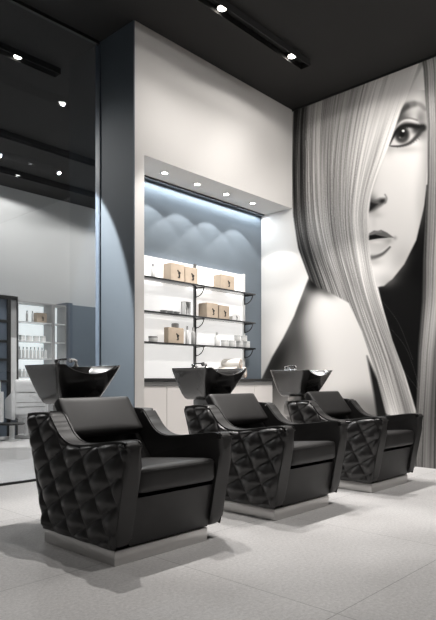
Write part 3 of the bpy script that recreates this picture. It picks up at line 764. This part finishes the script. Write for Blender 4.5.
for k in range(8): bottle(ux(19.5+3.75*k, yb), yb, DZ[2], .024, .20, f'white bottle with grey cap on the far shelving, {["first","second","third","fourth","fifth","sixth","seventh","last"][k]} from the left', 'bottles in the far row')
for k, u in enumerate((27, 32.5)): bottle(ux(u, yb), yb, DZ[0], .02, .2, f'slim white bottle on the top far shelf, {["left", "right"][k]} of two', 'slim bottles on the far shelving', capm='grey_plastic')
x0, x1 = ux(37, yb-.05), ux(47, yb-.05)
t = bag(x0, x1, yb-.05, .12, DZ[0], .17, 'pale kraft gift box on the top shelf of the far shelving')
for k, u in enumerate((22, 29, 36, 43)): jar(ux(u, yb), yb, DZ[1], .05, .10, f'white tub on the second far shelf, {nm[k]} from the left', 'white tubs on the far shelving')
for k, u in enumerate((20, 24, 28)): bottle(ux(u, yb), yb, DZ[3], .03, .14, f'white bottle low on the far shelving behind the chair, {["left","middle","right"][k]} of three', 'low bottles on the far shelving', capm='white_plastic')
# dark blue cabinet left of it
dc = thing('tall_cabinet', 'tall dark blue cabinet with black frame left of the far shelving', 'cabinet', (ux(4, YD-.25), YD+.0, 0))
cx = dc.location.x; x1c = ux(17.5, YD-.25)-cx; xmc = ux(8.8, YD-.25)-cx; xac = -.75
link('carcass', B(xac, x1c, -.24, .3, .0, 2.30), 'dark_blue', dc, smooth=False)
for a, b in ((xac, xmc), ): pass
bm = B(xac, x1c, -.265, -.24, 2.24, 2.30); box(bm, xmc-.03, xmc+.03, -.265, -.24, 0, 2.24); box(bm, x1c-.015, x1c, -.265, -.24, 0, 2.24)
for z in (1.88, 1.55, 1.25, .9): box(bm, xac, xmc-.03, -.265, -.24, z-.02, z+.02)
link('frame', bm, 'black', dc, smooth=False)
link('door', B(xmc+.03, x1c-.015, -.25, -.241, 1.62, 2.24), 'grey_plastic', dc, smooth=False)
link('lit_look_door', B(xmc+.03, x1c-.015, -.25, -.241, .3, 1.62), 'white_plastic', dc, smooth=False)  # white colour stands in for a lit area, the door emits nothing
# slate blue panel right of it
wp = thing('wall_panel', 'slate blue wall panel with darker edge right of the far shelving', 'panel', (ux(85, YD), YD+.18, 0))
cx = wp.location.x
link('panel_face', B(ux(72, YD)-cx, 1.3, -.18, .18, 0, 2.30), 'blue', wp, smooth=False)
link('edge_post', B(ux(66.5, YD)-cx, ux(72, YD)-cx, -.2, .18, 0, 2.33), 'dark_blue', wp, smooth=False)

# white styling chairs
def styling_chair(x, y, rz, label):
    t = thing('styling_chair', label, 'salon chair', (x, y, 0), rz, 'white styling chairs behind the glass')
    link('foot_plate', lathe(bmesh.new(), [(.27, 0), (.28, .012), (.05, .03)], seg=32), 'steel', t)
    link('column', lathe(bmesh.new(), [(.035, .02), (.035, .32)], seg=16), 'white_plastic', t)
    link('seat', cushion(bmesh.new(), -.22, .22, -.25, .25, .32, .47, .04, (0, 0, .01)), 'white_leather', t, angle=70)
    bm = cushion(bmesh.new(), -.24, .24, -.31, -.22, .36, .93, .045, (0, .02, 0)); 
    bk = link('backrest', bm, 'white_leather', t, angle=70)
    bm = bmesh.new()
    for z in (.50, .57, .73): tube(bm, [(-.22, -.322, z), (0, -.334, z), (.22, -.322, z)], .004, 6)
    link('seam', bm, 'seam', bk)
    for s in (-1, 1):
        link('armrest', prism(bmesh.new(), [(-.28, .30), (-.28, .75), (-.1, .66), (.2, .62), (.24, .58), (.22, .30)], 'X', s*.255-.03, s*.255+.03, .02, 3), 'white_leather', t)
    return t
AIM = -math.atan2(FX, FY)
def fp(u, v):
    z = 585/(v-380)*H; x = (u-218)/585*z
    return FX*z+FY*x, FY*z-FX*x
x, y = fp(26, 437); styling_chair(x, y, AIM+.55, 'white upholstered styling chair seen through the glass left of the first basin')
x, y = fp(-20, 442); styling_chair(x, y, AIM+.55, 'white styling chair behind the glass, cut by the left picture edge')
x, y = fp(12, 440)
t = thing('side_table', 'low dark topped side table on a white pedestal behind the glass', 'table', (x, y, 0))
link('table_top', lathe(bmesh.new(), [(.18, .235), (.19, .24), (.19, .255), (.185, .26)], seg=32), 'black', t)
link('pedestal', lathe(bmesh.new(), [(.13, 0), (.13, .01), (.04, .02), (.04, .235)], seg=24), 'white_plastic', t)
